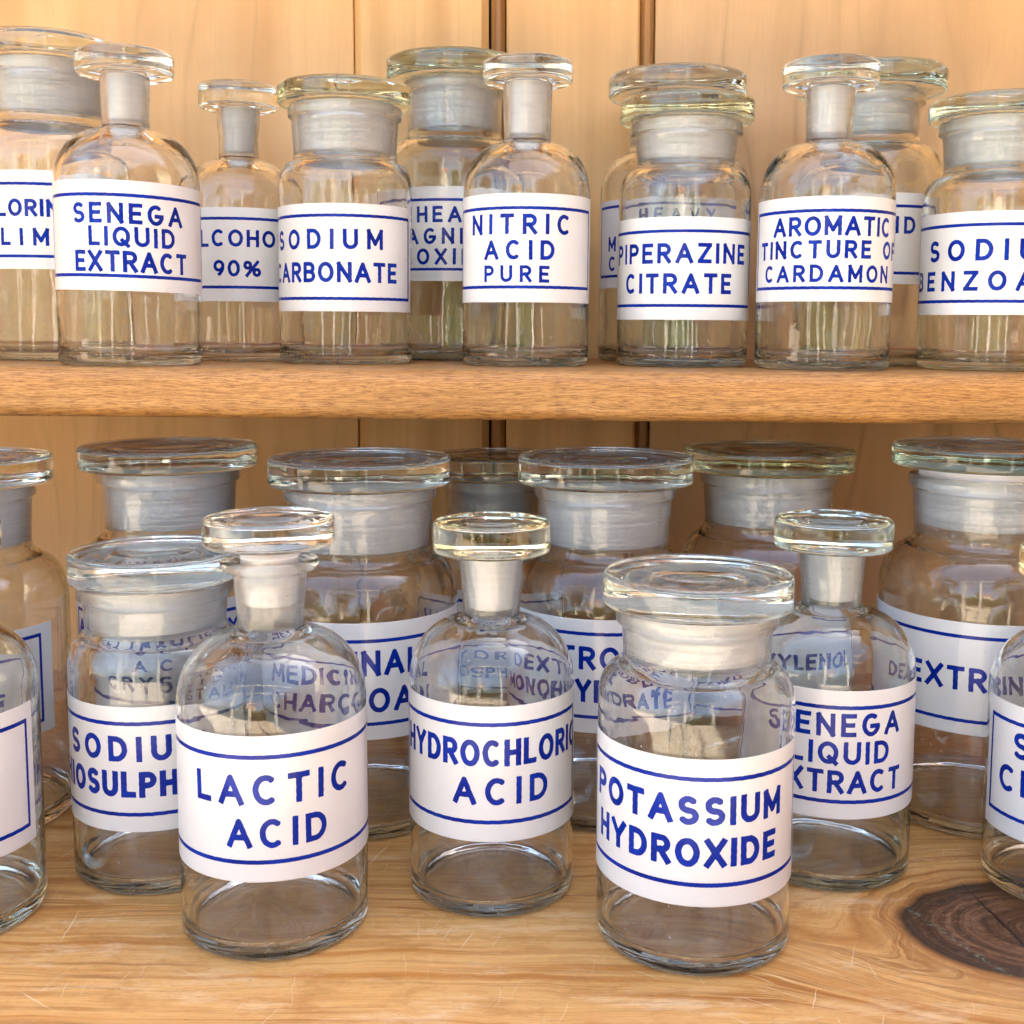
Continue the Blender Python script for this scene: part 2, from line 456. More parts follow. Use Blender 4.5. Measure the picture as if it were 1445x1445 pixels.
# the garden behind the camera, which the glass reflects
def make_hedge():
    rng = np.random.default_rng(5)
    n = 26000
    P = np.stack([rng.uniform(-7, 3.2, n), rng.uniform(-5.2, -4.2, n), rng.uniform(-0.85, 0.60, n)], 1)
    P[:, 2] = -0.85 + (P[:, 2] + 0.85) * (1.15 + 0.45 * np.sin(P[:, 0] * 2.1) + 0.25 * np.sin(P[:, 0] * 5.3 + 1))
    d = rng.normal(size=(n, 3)); d /= np.linalg.norm(d, axis=1)[:, None]
    e = np.cross(d, rng.normal(size=(n, 3))); e /= np.linalg.norm(e, axis=1)[:, None]
    sz = rng.uniform(0.04, 0.075, n)[:, None]
    V = np.stack([P - d * sz, P + e * sz * 0.5, P + d * sz, P - e * sz * 0.5], 1).reshape(-1, 3)
    F = [(4 * i, 4 * i + 1, 4 * i + 2, 4 * i + 3) for i in range(n)]
    V2 = [(-7, -5.1, -0.85), (3.2, -5.1, -0.85), (3.2, -4.9, -0.85), (-7, -4.9, -0.85), (-7, -5.1, 0.45), (3.2, -5.1, 0.45), (3.2, -4.9, 0.45), (-7, -4.9, 0.45)]
    b = len(V)
    F += [(b, b + 1, b + 5, b + 4), (b + 2, b + 3, b + 7, b + 6), (b + 1, b + 2, b + 6, b + 5), (b + 3, b, b + 4, b + 7), (b + 4, b + 5, b + 6, b + 7)]
    o = link('hedge', mesh('hedge', V.tolist() + V2, F), None, (LEAF,))
    tag(o, 'green leafy hedge across the garden', 'hedge')
make_hedge()
def make_blocker_wall():  # added outside the view to block sky light from the right
    r = bpy.data.objects.new('blocker_wall', None); COL.objects.link(r)
    r.location = (2.1, -2.4, -0.85)
    r.rotation_euler = (0, 0, math.radians(84))
    tag(r, 'tall red brick wall added out of view to darken the right side', 'wall')
    V, F = profile_bar([(-150, 0), (150, 0), (150, 3000), (-150, 3000)], -2400, 2400)
    link('wall_panel', mesh('wall_panel', V, F), r, (BRICK,))
    V, F = profile_bar(rounded_rect(-190, 3000, 190, 3080, 15), -2440, 2440)
    link('coping', mesh('coping', V, F), r, (GROUND,))


# the cupboard: one thing, its boards are parts
SHELF_Z, SLOPE = 229.0, 0.0068
WALL = 860.0
cup = bpy.data.objects.new('cupboard', None)
COL.objects.link(cup)
tag(cup, 'open honey pine cupboard with two shelves and upright boards behind the bottles', 'cupboard')
LEFT, RIGHT = -900.0, 440.0

V, F = profile_bar(rounded_rect(300, -32, WALL, 0, 6), LEFT, RIGHT)
o = link('shelf', mesh('lower_shelf', V, F), cup, (SHELF_LOW,))
tag(o, 'wide honey pine board with a big dark knot at its right')
sec = rounded_rect(600, SHELF_Z - 26.0, WALL, SHELF_Z, 7, 7, (0, 1, 1, 0))
V, F = profile_bar(sec, LEFT, RIGHT, 1, SLOPE)
o = link('shelf', mesh('upper_shelf', V, F, True), cup, (OAK,))
tag(o, 'tan oak shelf with a rounded front edge across the middle')
md = o.modifiers.new('edges', 'EDGE_SPLIT'); md.split_angle = math.radians(35)

V, F = profile_bar(rounded_rect(600, 675, WALL + 24, 700, 7, 7, (0, 1, 1, 0)), LEFT, RIGHT)
link('shelf', mesh('top_shelf', V, F, False), cup, (OAK,))

def upright(x0, x1, y0, mat, bevel=1.2, label=None, top=674.0, name='back_board'):
    V, F = [], []
    yb = WALL + 14
    sec = [(x0, yb), (x1, yb), (x1, y0 + bevel), (x1 - bevel, y0), (x0 + bevel, y0), (x0, y0 + bevel)]
    for z in (-30.0, top):
        V += [(a * MM, b * MM, z * MM) for a, b in sec]
    n = len(sec)
    for k in range(n):
        F.append((k, (k + 1) % n, (k + 1) % n + n, k + n))
    F.append(tuple(range(n))[::-1]); F.append(tuple(range(n, 2 * n)))
    ob = link(name, mesh('back_board', V, F), cup, (mat,))
    if label: tag(ob, label)
    return ob
upright(LEFT, -113.5, WALL, PANEL_L, 0.6, 'wide pale plywood panel at the left')
upright(-113, -17.2, WALL - 2.5, PINE_A, 5.0, 'pine board with straight grain left of the dark gap')
upright(-15.2, -5.4, WALL - 1.0, PINE_D, 3.5, 'narrow pine strip beside the dark gap')
upright(-4.4, 90.5, WALL - 2.5, PINE_B, 1.8, 'pine board with straight grain right of the dark gap')
upright(91.3, 101.0, WALL + 1.0, PINE_D, 3.0, 'narrow brown bead strip between boards')
upright(101.8, RIGHT, WALL, PANEL_R, 0.8, 'wide plywood panel with wavy dark grain lines at the right')
V, F = profile_bar([(WALL + 15, -30), (WALL + 24, -30), (WALL + 24, 674), (WALL + 15, 674)], LEFT, RIGHT)
link('back_panel', mesh('back_panel', V, F), cup, (BACKING,))
def side(x0, x1):
    V, F = profile_bar([(330, -32), (WALL + 24, -32), (WALL + 24, 700), (330, 700)], x0, x1)
    link('side_panel', mesh('side_panel', V, F), cup, (PANEL_L,))
side(LEFT - 20, LEFT - 0.5)
side(RIGHT + 0.5, RIGHT + 20)

def shelf_z(x, s):
    return SHELF_Z - SLOPE * x if s else 0.0

make_blocker_wall()

# added frame out of view: its edge and posts break up the sky in the glass
PAINT = plain_mat('reflection_frame_paint', (0.55, 0.53, 0.49), (0.66, 0.64, 0.60), 6.0, 0.6, (1, 1, 1), 0.1)
def make_reflection_frame():
    r = bpy.data.objects.new('reflection_frame', None); COL.objects.link(r)
    r.location = (0, -1.5, -0.85)
    tag(r, 'added unseen frame of pale square posts and a beam for streaks in the glass', 'reflection_frame')
    for x in (-1500, -620, 480):
        V, F = profile_bar(rounded_rect(-45, 0, 45, 2500, 4), x - 45, x + 45)
        link('post', mesh('post', V, F), r, (PAINT,))
    V, F = profile_bar(rounded_rect(-50, 2500, 50, 2620, 4), -1900, 1500)
    link('beam', mesh('beam', V, F), r, (PAINT,))
make_reflection_frame()

WHITE = plain_mat('white_render', (0.70, 0.65, 0.56), (0.78, 0.73, 0.64), 3.0, 0.85)
def added_house(name, label, cat, x0, x1, y0, y1, h, mat):
    r = bpy.data.objects.new(name, None); COL.objects.link(r)
    r.location = ((x0 + x1) / 2, (y0 + y1) / 2, -0.85)
    tag(r, label, cat)
    wx, wy = (x1 - x0) * 500, (y1 - y0) * 500
    V, F = profile_bar([(-wy, 0), (wy, 0), (wy, h * 1000), (-wy, h * 1000)], -wx, wx)
    link('wall', mesh('wall', V, F), r, (mat,))
    V, F = profile_bar([(-wy - 150, h * 1000), (wy + 150, h * 1000), (0, h * 1000 + wy * 0.7 + 60)], -wx - 150, wx + 150)
    link('roof', mesh('roof', V, F), r, (BRICK,))
added_house('added_house', 'unseen building added to keep the sun off the cupboard', 'added_house', -6.0, 5.0, 0.95, 4.0, 2.5, WHITE)  # added behind the cupboard so its shadow covers the shelves
added_house('added_summerhouse', 'unseen white building added to brighten reflections in the glass', 'added_summerhouse', -3.6, -1.2, -8.5, -6.5, 2.3, WHITE)  # added sunlit white surface, out of view, for the glass to reflect
# ---------------------------------------------------------------- lathe work
def smooth_profile(pts, closed_axis=True):
    return pts

def arc(cx_, cz_, rx, rz, a0, a1, n):
    return [(cx_ + rx * math.cos(math.radians(a0 + (a1 - a0) * k / n)),
             cz_ + rz * math.sin(math.radians(a0 + (a1 - a0) * k / n))) for k in range(n + 1)]

def lathe(name, prof, seg=96, wob=None, seed=0):
    """prof: list of (r, z, material index, wobble weight) from axis to axis, outside upwards first"""
    rng = random.Random(seed)
    ph = [rng.uniform(0, 6.28) for _ in range(6)]
    V, F, MI = [], [], []
    rings = []
    for (r, z, mi, w) in prof:
        if r < 1e-6:
            rings.append([len(V)])
            V.append((0, 0, z * MM))
            continue
        base = len(V)
        for k in range(seg):
            a = 2 * math.pi * k / seg
            d = w * (math.sin(2 * a + ph[0] + z * 0.05) + 0.6 * math.sin(3 * a + ph[1] - z * 0.08)
                     + 0.5 * math.sin(5 * a + ph[2] + z * 0.11)) * 0.5
            rr = r + d
            V.append((rr * math.cos(a) * MM, rr * math.sin(a) * MM, z * MM))
        rings.append(list(range(base, base + seg)))
    for i in range(len(rings) - 1):
        A, B = rings[i], rings[i + 1]
        mi = prof[i + 1][2]
        if len(A) == 1 and len(B) == 1:
            continue
        for k in range(seg):
            k2 = (k + 1) % seg
            if len(A) == 1:
                F.append((A[0], B[k2], B[k]))
            elif len(B) == 1:
                F.append((A[k], A[k2], B[0]))
            else:
                F.append((A[k], A[k2], B[k2], B[k]))
            MI.append(mi)
    me = mesh(name, V, F, True, MI)
    return me

def dense(pts, maxd=2.5):
    out = [pts[0]]
    for a, b in zip(pts, pts[1:]):
        d = math.hypot(b[0] - a[0], b[1] - a[1])
        n = max(1, int(d / maxd))
        if n > 8: n = 8
        for k in range(1, n + 1):
            f = k / n
            out.append((a[0] + (b[0] - a[0]) * f, a[1] + (b[1] - a[1]) * f))
    return out

def body_profile(kind, R, p):
    """p: sh, nb, top (z), rb, rt, lip; returns outer and inner lists"""
    sh, nb, top, rb, rt, lip = p['sh'], p['nb'], p['top'], p['rb'], p['rt'], p['lip']
    w = 2.3 if R < 43 else 2.7
    o = [(0, 2.2), (R * 0.45, 1.9), (R * 0.78, 0.9), (R - 5.0, 0.1), (R - 3.6, 0.0)]
    o += arc(R - 3.4, 3.6, 3.4, 3.6, -80, 0, 6)
    o += [(R, 12), (R, sh * 0.4), (R, sh * 0.7), (R, sh - 3)]
    if kind == 'n':
        o += arc(rb + 1.6, sh, R - rb - 1.6, nb - sh, 0, 84, 14)
    else:
        k = (R - rb - 2.0)
        o += arc(rb + 2.0, sh, k, (nb - sh) * 0.86, 0, 78, 12)
        e = o[-1]
        o += [(rb + 1.6, nb - 1.6), (rb + 0.7, nb - 0.6)]
    o += [(rb + 0.4, nb + 1.0), (rb + 0.1, nb + 2.5), (rb, nb + 4)]
    if kind == 'w':
        o += [(rt - 0.1, top - 9.0), (rt + 0.2, top - 7.8), (lip - 0.8, top - 6.9)]
        o += arc(lip - 0.9, top - 5.9, 0.9, 0.9, -60, 0, 3) + arc(lip - 0.9, top - 1.4, 0.9, 1.0, 0, 80, 3)
        bt = rt - 2.6
    elif lip > rt + 2:
        o += [(rt, top - 8.5), (rt + 1.0, top - 6.4)]
        o += arc(lip - 2.0, top - 3.0, 2.0, 2.4, -70, 90, 8)
        bt = rt - 2.8
    else:
        o += [(rt, top - 2.0)] + arc(rt - 0.9, top - 1.0, 0.9, 1.0, 0, 80, 3)
        bt = rt - 2.8
    bb = rb - 3.2                                    # bore at the neck's foot
    i = arc(bt + 0.6, top - 0.7, 0.6, 0.7, 100, 180, 3)
    nf = len(i)
    i += [(bt - 0.05, top - 3), (bt + (bb - bt) * 0.5, (top + nb) / 2), (bb, nb + 1.5)]
    nfe = len(i)
    if kind == 'n':
        i += [(bb - 0.1, nb)] + arc(bb, sh + 0.5, R - bb - w, nb - sh - 3.0, 86, 0, 14)
    else:
        i += [(bb + 0.1, nb - 1.5)] + arc(bb + 0.6, sh + 0.2, R - bb - w - 0.6, (nb - sh) * 0.80, 80, 0, 12)
    i += [(R - w, sh * 0.7), (R - w, sh * 0.4), (R - w, 12)]
    i += arc(R - w - 5.5, 10.2, 5.5, 5.6, 0, -75, 7)
    i += [(R * 0.72, 4.9), (R * 0.4, 5.5), (0, 5.8)]
    return o, i, nf, nfe

def make_body(parent, kind, R, p, glass, seed, name='glass_body'):
    o, i, nf, nfe = body_profile(kind, R, p)
    prof = [(r, z, 0, 0.05) for r, z in dense(o, 4.0)]
    ii = dense(i, 4.0)
    zf = i[nfe - 1][1]
    out = []
    frost = True
    for k, (r, z) in enumerate(ii):
        if z < zf - 0.1: frost = False
        out.append((r, z, 1 if (frost and k > 1) else 0, 0.0 if frost else 0.28))
    me = lathe('glass_body', prof + out, 96, seed=seed)
    return link(name, me, parent, (glass, BORE))

def make_stopper(parent, kind, p, lift, glass, seed):
    sb, st, sr = p['sb'], p['st'], p['sr']
    top, rt, rb, nb = p['top'], p['rt'], p['rb'], p['nb']
    bt = rt - (2.6 if kind == 'w' else 2.8) - 0.14
    bb = rb - 3.2 - 0.14
    zlo = nb + (3.0 if kind == 'w' else 5.0) + lift
    def bore(z):
        zz = z - lift
        f = (zz - (nb + 1.5)) / (top - 3 - nb - 1.5)
        f = max(0.0, min(1.0, f))
        return bb + (bt - bb) * f
    T = st - sb
    P = []
    mi = []
    def add(pts, m, w=0.0):
        for r, z in pts:
            P.append((r, z, m, w))
    if kind == 'w':
        cav = bore(zlo) - 3.4
        add([(0, sb - 1.5), (cav * 0.8, sb - 1.8)], 0)
        add([(cav, sb - 5), (cav, zlo + 1.5)], 0)
        add([(cav + 0.8, zlo)], 1)
    else:
        add([(0, zlo)], 1); add([(bore(zlo) * 0.7, zlo + 0.1)], 1)
    zr = min(sb - 0.2, top + lift - 0.6)
    add([(bore(zlo) - 0.8, zlo), (bore(zlo), zlo + 0.8)] + [(bore(zlo + (zr - zlo) * k / 5), zlo + (zr - zlo) * k / 5) for k in range(1, 6)], 1)
    if lift > 2:
        add([(bore(zr), sb - 0.3)], 1)
    rr = bore(zr)
    add([(rr + 0.5, sb + 0.25), (rr + 1.5, sb + 0.5), (sr * 0.86, sb + 0.1)], 0)
    e = min(1.7, T * 0.2)
    add(arc(sr - e, sb + e, e, e, -88, 0, 6), 0, 0.04)
    add([(sr, sb + T * 0.52)], 0, 0.04)
    e2 = min(2.2, T * 0.24)
    add(arc(sr - e2, st - e2, e2, e2, 0, 86, 7), 0, 0.04)
    add([(sr * 0.80, st + 0.1), (sr * 0.70, st - 0.05), (sr * 0.56, st - 0.6), (sr * 0.50, st - 0.9), (sr * 0.47, st - 0.5),
         (sr * 0.40, st - 0.5), (sr * 0.2, st - 1.1), (0, st - 1.3)], 0)
    prof = [(0 if r < 1e-3 else r, z, m, w) for r, z, m, w in P]
    me = lathe('stopper', prof, 96, seed=seed + 50)
    return link('stopper', me, parent, (glass, FROST))

# ---------------------------------------------------------------- drawn lettering (uniform round strokes)
def ar(cx_, cy_, rx, ry, a0, a1, n=18):
    return [(cx_ + rx * math.cos(math.radians(a0 + (a1 - a0) * k / n)), cy_ + ry * math.sin(math.radians(a0 + (a1 - a0) * k / n))) for k in range(n + 1)]
G = {
 'A': (.74, [([(0, 0), (.5, 1), (1, 0)], 1), ([(.19, .32), (.81, .32)], 0)]),
 'B': (.58, [([(0, 0), (0, 1)], 1), ([(0, 1)] + ar(.55, .76, .38, .24, 90, -90) + [(0, .52)], 0), ([(0, .52)] + ar(.56, .26, .44, .26, 90, -90) + [(0, 0)], 0)]),
 'C': (.68, [(ar(.52, .5, .52, .5, 48, 312, 28), 0)]),
 'D': (.64, [([(0, 0), (0, 1)], 1), ([(0, 1)] + ar(.38, .5, .62, .5, 90, -90, 22) + [(0, 0)], 0)]),
 'E': (.50, [([(0, 0), (0, 1)], 1), ([(0, 1), (1, 1)], 1), ([(0, .51), (.86, .51)], 1), ([(0, 0), (1, 0)], 1)]),
 'F': (.48, [([(0, 0), (0, 1)], 1), ([(0, 1), (1, 1)], 1), ([(0, .5), (.85, .5)], 1)]),
 'G': (.70, [(ar(.5, .5, .5, .5, 48, 340, 28), 0), ([(.56, .44), (1, .44)], 1), ([(.99, .44), (.97, .24)], 0)]),
 'H': (.60, [([(0, 0), (0, 1)], 1), ([(1, 0), (1, 1)], 1), ([(0, .51), (1, .51)], 0)]),
 'I': (.0, [([(0, 0), (0, 1)], 1)]),
 'L': (.46, [([(0, 0), (0, 1)], 1), ([(0, 0), (1, 0)], 1)]),
 'M': (.76, [([(0, 0), (0, 1)], 1), ([(1, 0), (1, 1)], 1), ([(0, 1), (.5, .22), (1, 1)], 1)]),
 'N': (.64, [([(0, 0), (0, 1)], 1), ([(1, 0), (1, 1)], 1), ([(0, 1), (1, 0)], 1)]),
 'O': (.74, [(ar(.5, .5, .5, .5, 0, 360, 32), 0)]),
 'P': (.56, [([(0, 0), (0, 1)], 1), ([(0, 1)] + ar(.54, .735, .46, .265, 90, -90) + [(0, .47)], 0)]),
 'Q': (.74, [(ar(.5, .5, .5, .5, 0, 360, 32), 0), ([(.58, .26), (.98, -.06)], 1)]),
 'R': (.58, [([(0, 0), (0, 1)], 1), ([(0, 1)] + ar(.52, .735, .46, .265, 90, -90) + [(0, .47)], 0), ([(.46, .47), (1, 0)], 1)]),
 'S': (.56, [(ar(.5, .75, .46, .25, 32, 270, 20) + ar(.5, .25, .5, .25, 90, -150, 20), 0)]),
 'T': (.58, [([(0, 1), (1, 1)], 1), ([(.5, 0), (.5, 1)], 1)]),
 'U': (.62, [([(0, 1)] + ar(.5, .33, .5, .33, 180, 360, 18) + [(1, 1)], 1)]),
 'V': (.70, [([(0, 1), (.5, 0), (1, 1)], 1)]),
 'X': (.64, [([(0, 1), (1, 0)], 1), ([(0, 0), (1, 1)], 1)]),
 'Y': (.66, [([(0, 1), (.5, .46), (1, 1)], 1), ([(.5, .46), (.5, 0)], 1)]),
 'Z': (.58, [([(0, 1), (1, 1)], 1), ([(1, 1), (0, 0)], 0), ([(0, 0), (1, 0)], 1)]),
 '9': (.56, [(ar(.5, .68, .5, .32, 0, 360, 26), 0), ([(1, .68), (.98, .5), (.86, .3), (.66, .12), (.40, 0)], 0)]),
 '0': (.60, [(ar(.5, .5, .5, .5, 0, 360, 30), 0)]),
 '%': (1.0, [(ar(.2, .76, .19, .22, 0, 360, 18), 0), (ar(.8, .24, .19, .22, 0, 360, 18), 0), ([(.86, 1), (.14, 0)], 1)]),
}

def text_strokes(text, u0, u1, v0, v1, sw, rng):
    """strokes as (points, extend) in mm inside the box"""
    h = v1 - v0 - sw
    ws = [0.30 if c == ' ' else G[c][0] for c in text]
    gaps = len(text) - 1
    total = (u1 - u0) - sw
    # letters take what spacing leaves: gap is 0.30 of the height scaled with the letters
    k = total / (h * sum(ws) + gaps * (sw + 0.16 * h))
    gap = (sw + 0.16 * h) * (k if k > 1 else max(k, 0.80))
    kw = (total - gap * gaps) / (h * sum(ws))
    if kw > 1.12:
        kw = 1.12
        gap = (total - kw * h * sum(ws)) / max(1, gaps)
    x = u0 + sw / 2
    res = []
    for c, w in zip(text, ws):
        W = w * h * kw
        if c != ' ':
            dy = rng.uniform(-.12, .12); sh = rng.uniform(-.012, .012)
            for pts, ext in G[c][1]:
                res.append(([(x + a * W + sh * b * h, v0 + sw / 2 + b * h + dy) for a, b in pts], ext))
        x += W + gap
    return res

def sdf_strokes(U, Vv, strokes, sw):
    """signed distance (negative inside) over the grid; U, Vv are 1-D axes"""
    D = np.full((len(Vv), len(U)), 9.0)
    hw = sw / 2
    for pts, ext in strokes:
        xs = [p[0] for p in pts]; ys = [p[1] for p in pts]
        m = sw * 1.6
        i0, i1 = np.searchsorted(U, (min(xs) - m, max(xs) + m))
        j0, j1 = np.searchsorted(Vv, (min(ys) - m, max(ys) + m))
        if i1 <= i0 or j1 <= j0: continue
        gx, gy = np.meshgrid(U[i0:i1], Vv[j0:j1])
        sub = D[j0:j1, i0:i1]
        n = len(pts)
        for s in range(n - 1):
            ax, ay = pts[s]; bx, by = pts[s + 1]
            L = math.hypot(bx - ax, by - ay)
            if L < 1e-6: continue
            dx, dy = (bx - ax) / L, (by - ay) / L
            closed = (abs(pts[0][0] - pts[-1][0]) + abs(pts[0][1] - pts[-1][1])) < 1e-4
            e = hw if ext else 0.0
            t = (gx - ax) * dx + (gy - ay) * dy
            p = np.abs((gx - ax) * dy - (gy - ay) * dx)
            before = -t; after = t - L
            dd = np.where((t >= 0) & (t <= L), p, 0.0)
            if s == 0 and not closed:
                db = np.maximum(p, hw + (before - e))
            else:
                db = np.sqrt(p * p + np.maximum(before, 0) ** 2)
            if s == n - 2 and not closed:
                da = np.maximum(p, hw + (after - e))
            else:
                da = np.sqrt(p * p + np.maximum(after, 0) ** 2)
            dd = np.where(t < 0, db, np.where(t > L, da, p))
            np.minimum(sub, dd - hw, out=sub)
    return D

def ink_mesh(name, R, U, Vv, D):
    """marching squares, wrapped on a cylinder of radius R (mm)"""
    inside = D < 0
    c = inside[:-1, :-1].astype(int) + inside[:-1, 1:] + inside[1:, 1:] + inside[1:, :-1]
    V, F = [], []
    step = 5
    ny, nx = c.shape
    for j in range(ny):
        row = c[j]
        full = np.nonzero(row == 4)[0]
        if len(full):
            runs = np.split(full, np.nonzero(np.diff(full) != 1)[0] + 1)
            for rn in runs:
                a, b = rn[0], rn[-1] + 1
                while a < b:
                    e = min(a + step, b)
                    n = len(V)
                    V += [(U[a], Vv[j]), (U[e], Vv[j]), (U[e], Vv[j + 1]), (U[a], Vv[j + 1])]
                    F.append((n, n + 1, n + 2, n + 3))
                    a = e
        for i in np.nonzero((row > 0) & (row < 4))[0]:
            cs = ((i, j), (i + 1, j), (i + 1, j + 1), (i, j + 1))
            poly = []
            for q in range(4):
                (ia, ja), (ib, jb) = cs[q], cs[(q + 1) % 4]
                da, db = D[ja, ia], D[jb, ib]
                if da < 0: poly.append((U[ia], Vv[ja]))
                if (da < 0) != (db < 0):
                    f = da / (da - db)
                    poly.append((U[ia] + (U[ib] - U[ia]) * f, Vv[ja] + (Vv[jb] - Vv[ja]) * f))
            if len(poly) >= 3:
                n = len(V)
                V += poly
                F.append(tuple(range(n, n + len(poly))))
    A = np.array(V)
    th = A[:, 0] / R
    P = np.stack([R * np.cos(th) * MM, R * np.sin(th) * MM, A[:, 1] * MM], 1)
    me = bpy.data.meshes.new(name)
    me.from_pydata(P.tolist(), [], F)
    N = np.stack([np.cos(th), np.sin(th), np.zeros(len(th))], 1)
    me.polygons.foreach_set('use_smooth', np.ones(len(me.polygons), dtype=bool))
    me.normals_split_custom_set_from_vertices(N.tolist())
    return me

def make_label(parent, R, half, z0, z1, bhalf, bz0, bz1, lines, centre, seed, bold=1.0, tilt=0.0):
    rng = random.Random(seed)
    ri, ro = R + 0.10, R + 0.24
    seg = 64
    h = math.radians(half)
    V, F = [], []
    for k in range(seg + 1):
        a = -h + 2 * h * k / seg
        dz = tilt * a * R * 0.0
        for r, z in ((ri, z0), (ro - .05, z0), (ro, z0 + .3), (ro, z1 - .3), (ro - .05, z1), (ri, z1)):
            V.append((r * math.cos(a) * MM, r * math.sin(a) * MM, (z + tilt * math.sin(a) * R) * MM))
    for k in range(seg):
        for q in range(6):
            a, b = k * 6 + q, k * 6 + (q + 1) % 6
            F.append((a, a + 6, b + 6, b))
    F.append(tuple(range(6))); F.append(tuple(range(seg * 6, seg * 6 + 6))[::-1])
    lab = link('label', mesh('label', V, F, True), parent, (ENAMEL,))
    md = lab.modifiers.new('edges', 'EDGE_SPLIT'); md.split_angle = math.radians(0.5)
    # printed marks
    rp = ro + 0.04
    res = 0.28
    U = np.arange(-h * rp + 0.3, h * rp - 0.3, res)
    Vv = np.arange(z0 + 0.6, z1 - 0.6, res)
    um = math.radians(min(bhalf, half - 1.0)) * rp
    lw = 1.75
    strokes = [([(-um, bz1 - lw / 2), (um, bz1 - lw / 2)], 0), ([(-um, bz0 + lw / 2), (um, bz0 + lw / 2)], 0)]
    D = sdf_strokes(U, Vv, strokes, lw)
    if bhalf < half - 2:
        vs = [([(-um, bz0 + lw / 2), (-um, bz1 - lw / 2)], 1), ([(um, bz0 + lw / 2), (um, bz1 - lw / 2)], 1)]
        D = np.minimum(D, sdf_strokes(U, Vv, vs, 1.55))
    for text, a0, a1, v0, v1 in lines:
        sw = 0.198 * (v1 - v0) * bold
        if len(text) > 10: sw *= 1.04
        st = text_strokes(text, math.radians(a0 - centre) * rp, math.radians(a1 - centre) * rp, v0, v1, sw, rng)
        D = np.minimum(D, sdf_strokes(U, Vv, st, sw))
    # hand-cut unevenness of the stencil
    gx, gy = np.meshgrid(U, Vv)
    D = D + 0.05 * np.sin(gx * 1.3 + seed) * np.sin(gy * 1.7 + seed * 2) + 0.03 * np.sin(gx * 3.1 + gy * 2.3)
    me = ink_mesh('lettering', rp, U, Vv, D)
    if tilt:
        co = np.empty(len(me.vertices) * 3, dtype=np.float32)
        me.vertices.foreach_get('co', co)
        co = co.reshape(-1, 3)
        co[:, 2] += tilt * co[:, 1]
        me.vertices.foreach_set('co', co.ravel())
        me.update()
    link('lettering' if lines else 'border', me, lab, (INK,))
    return lab

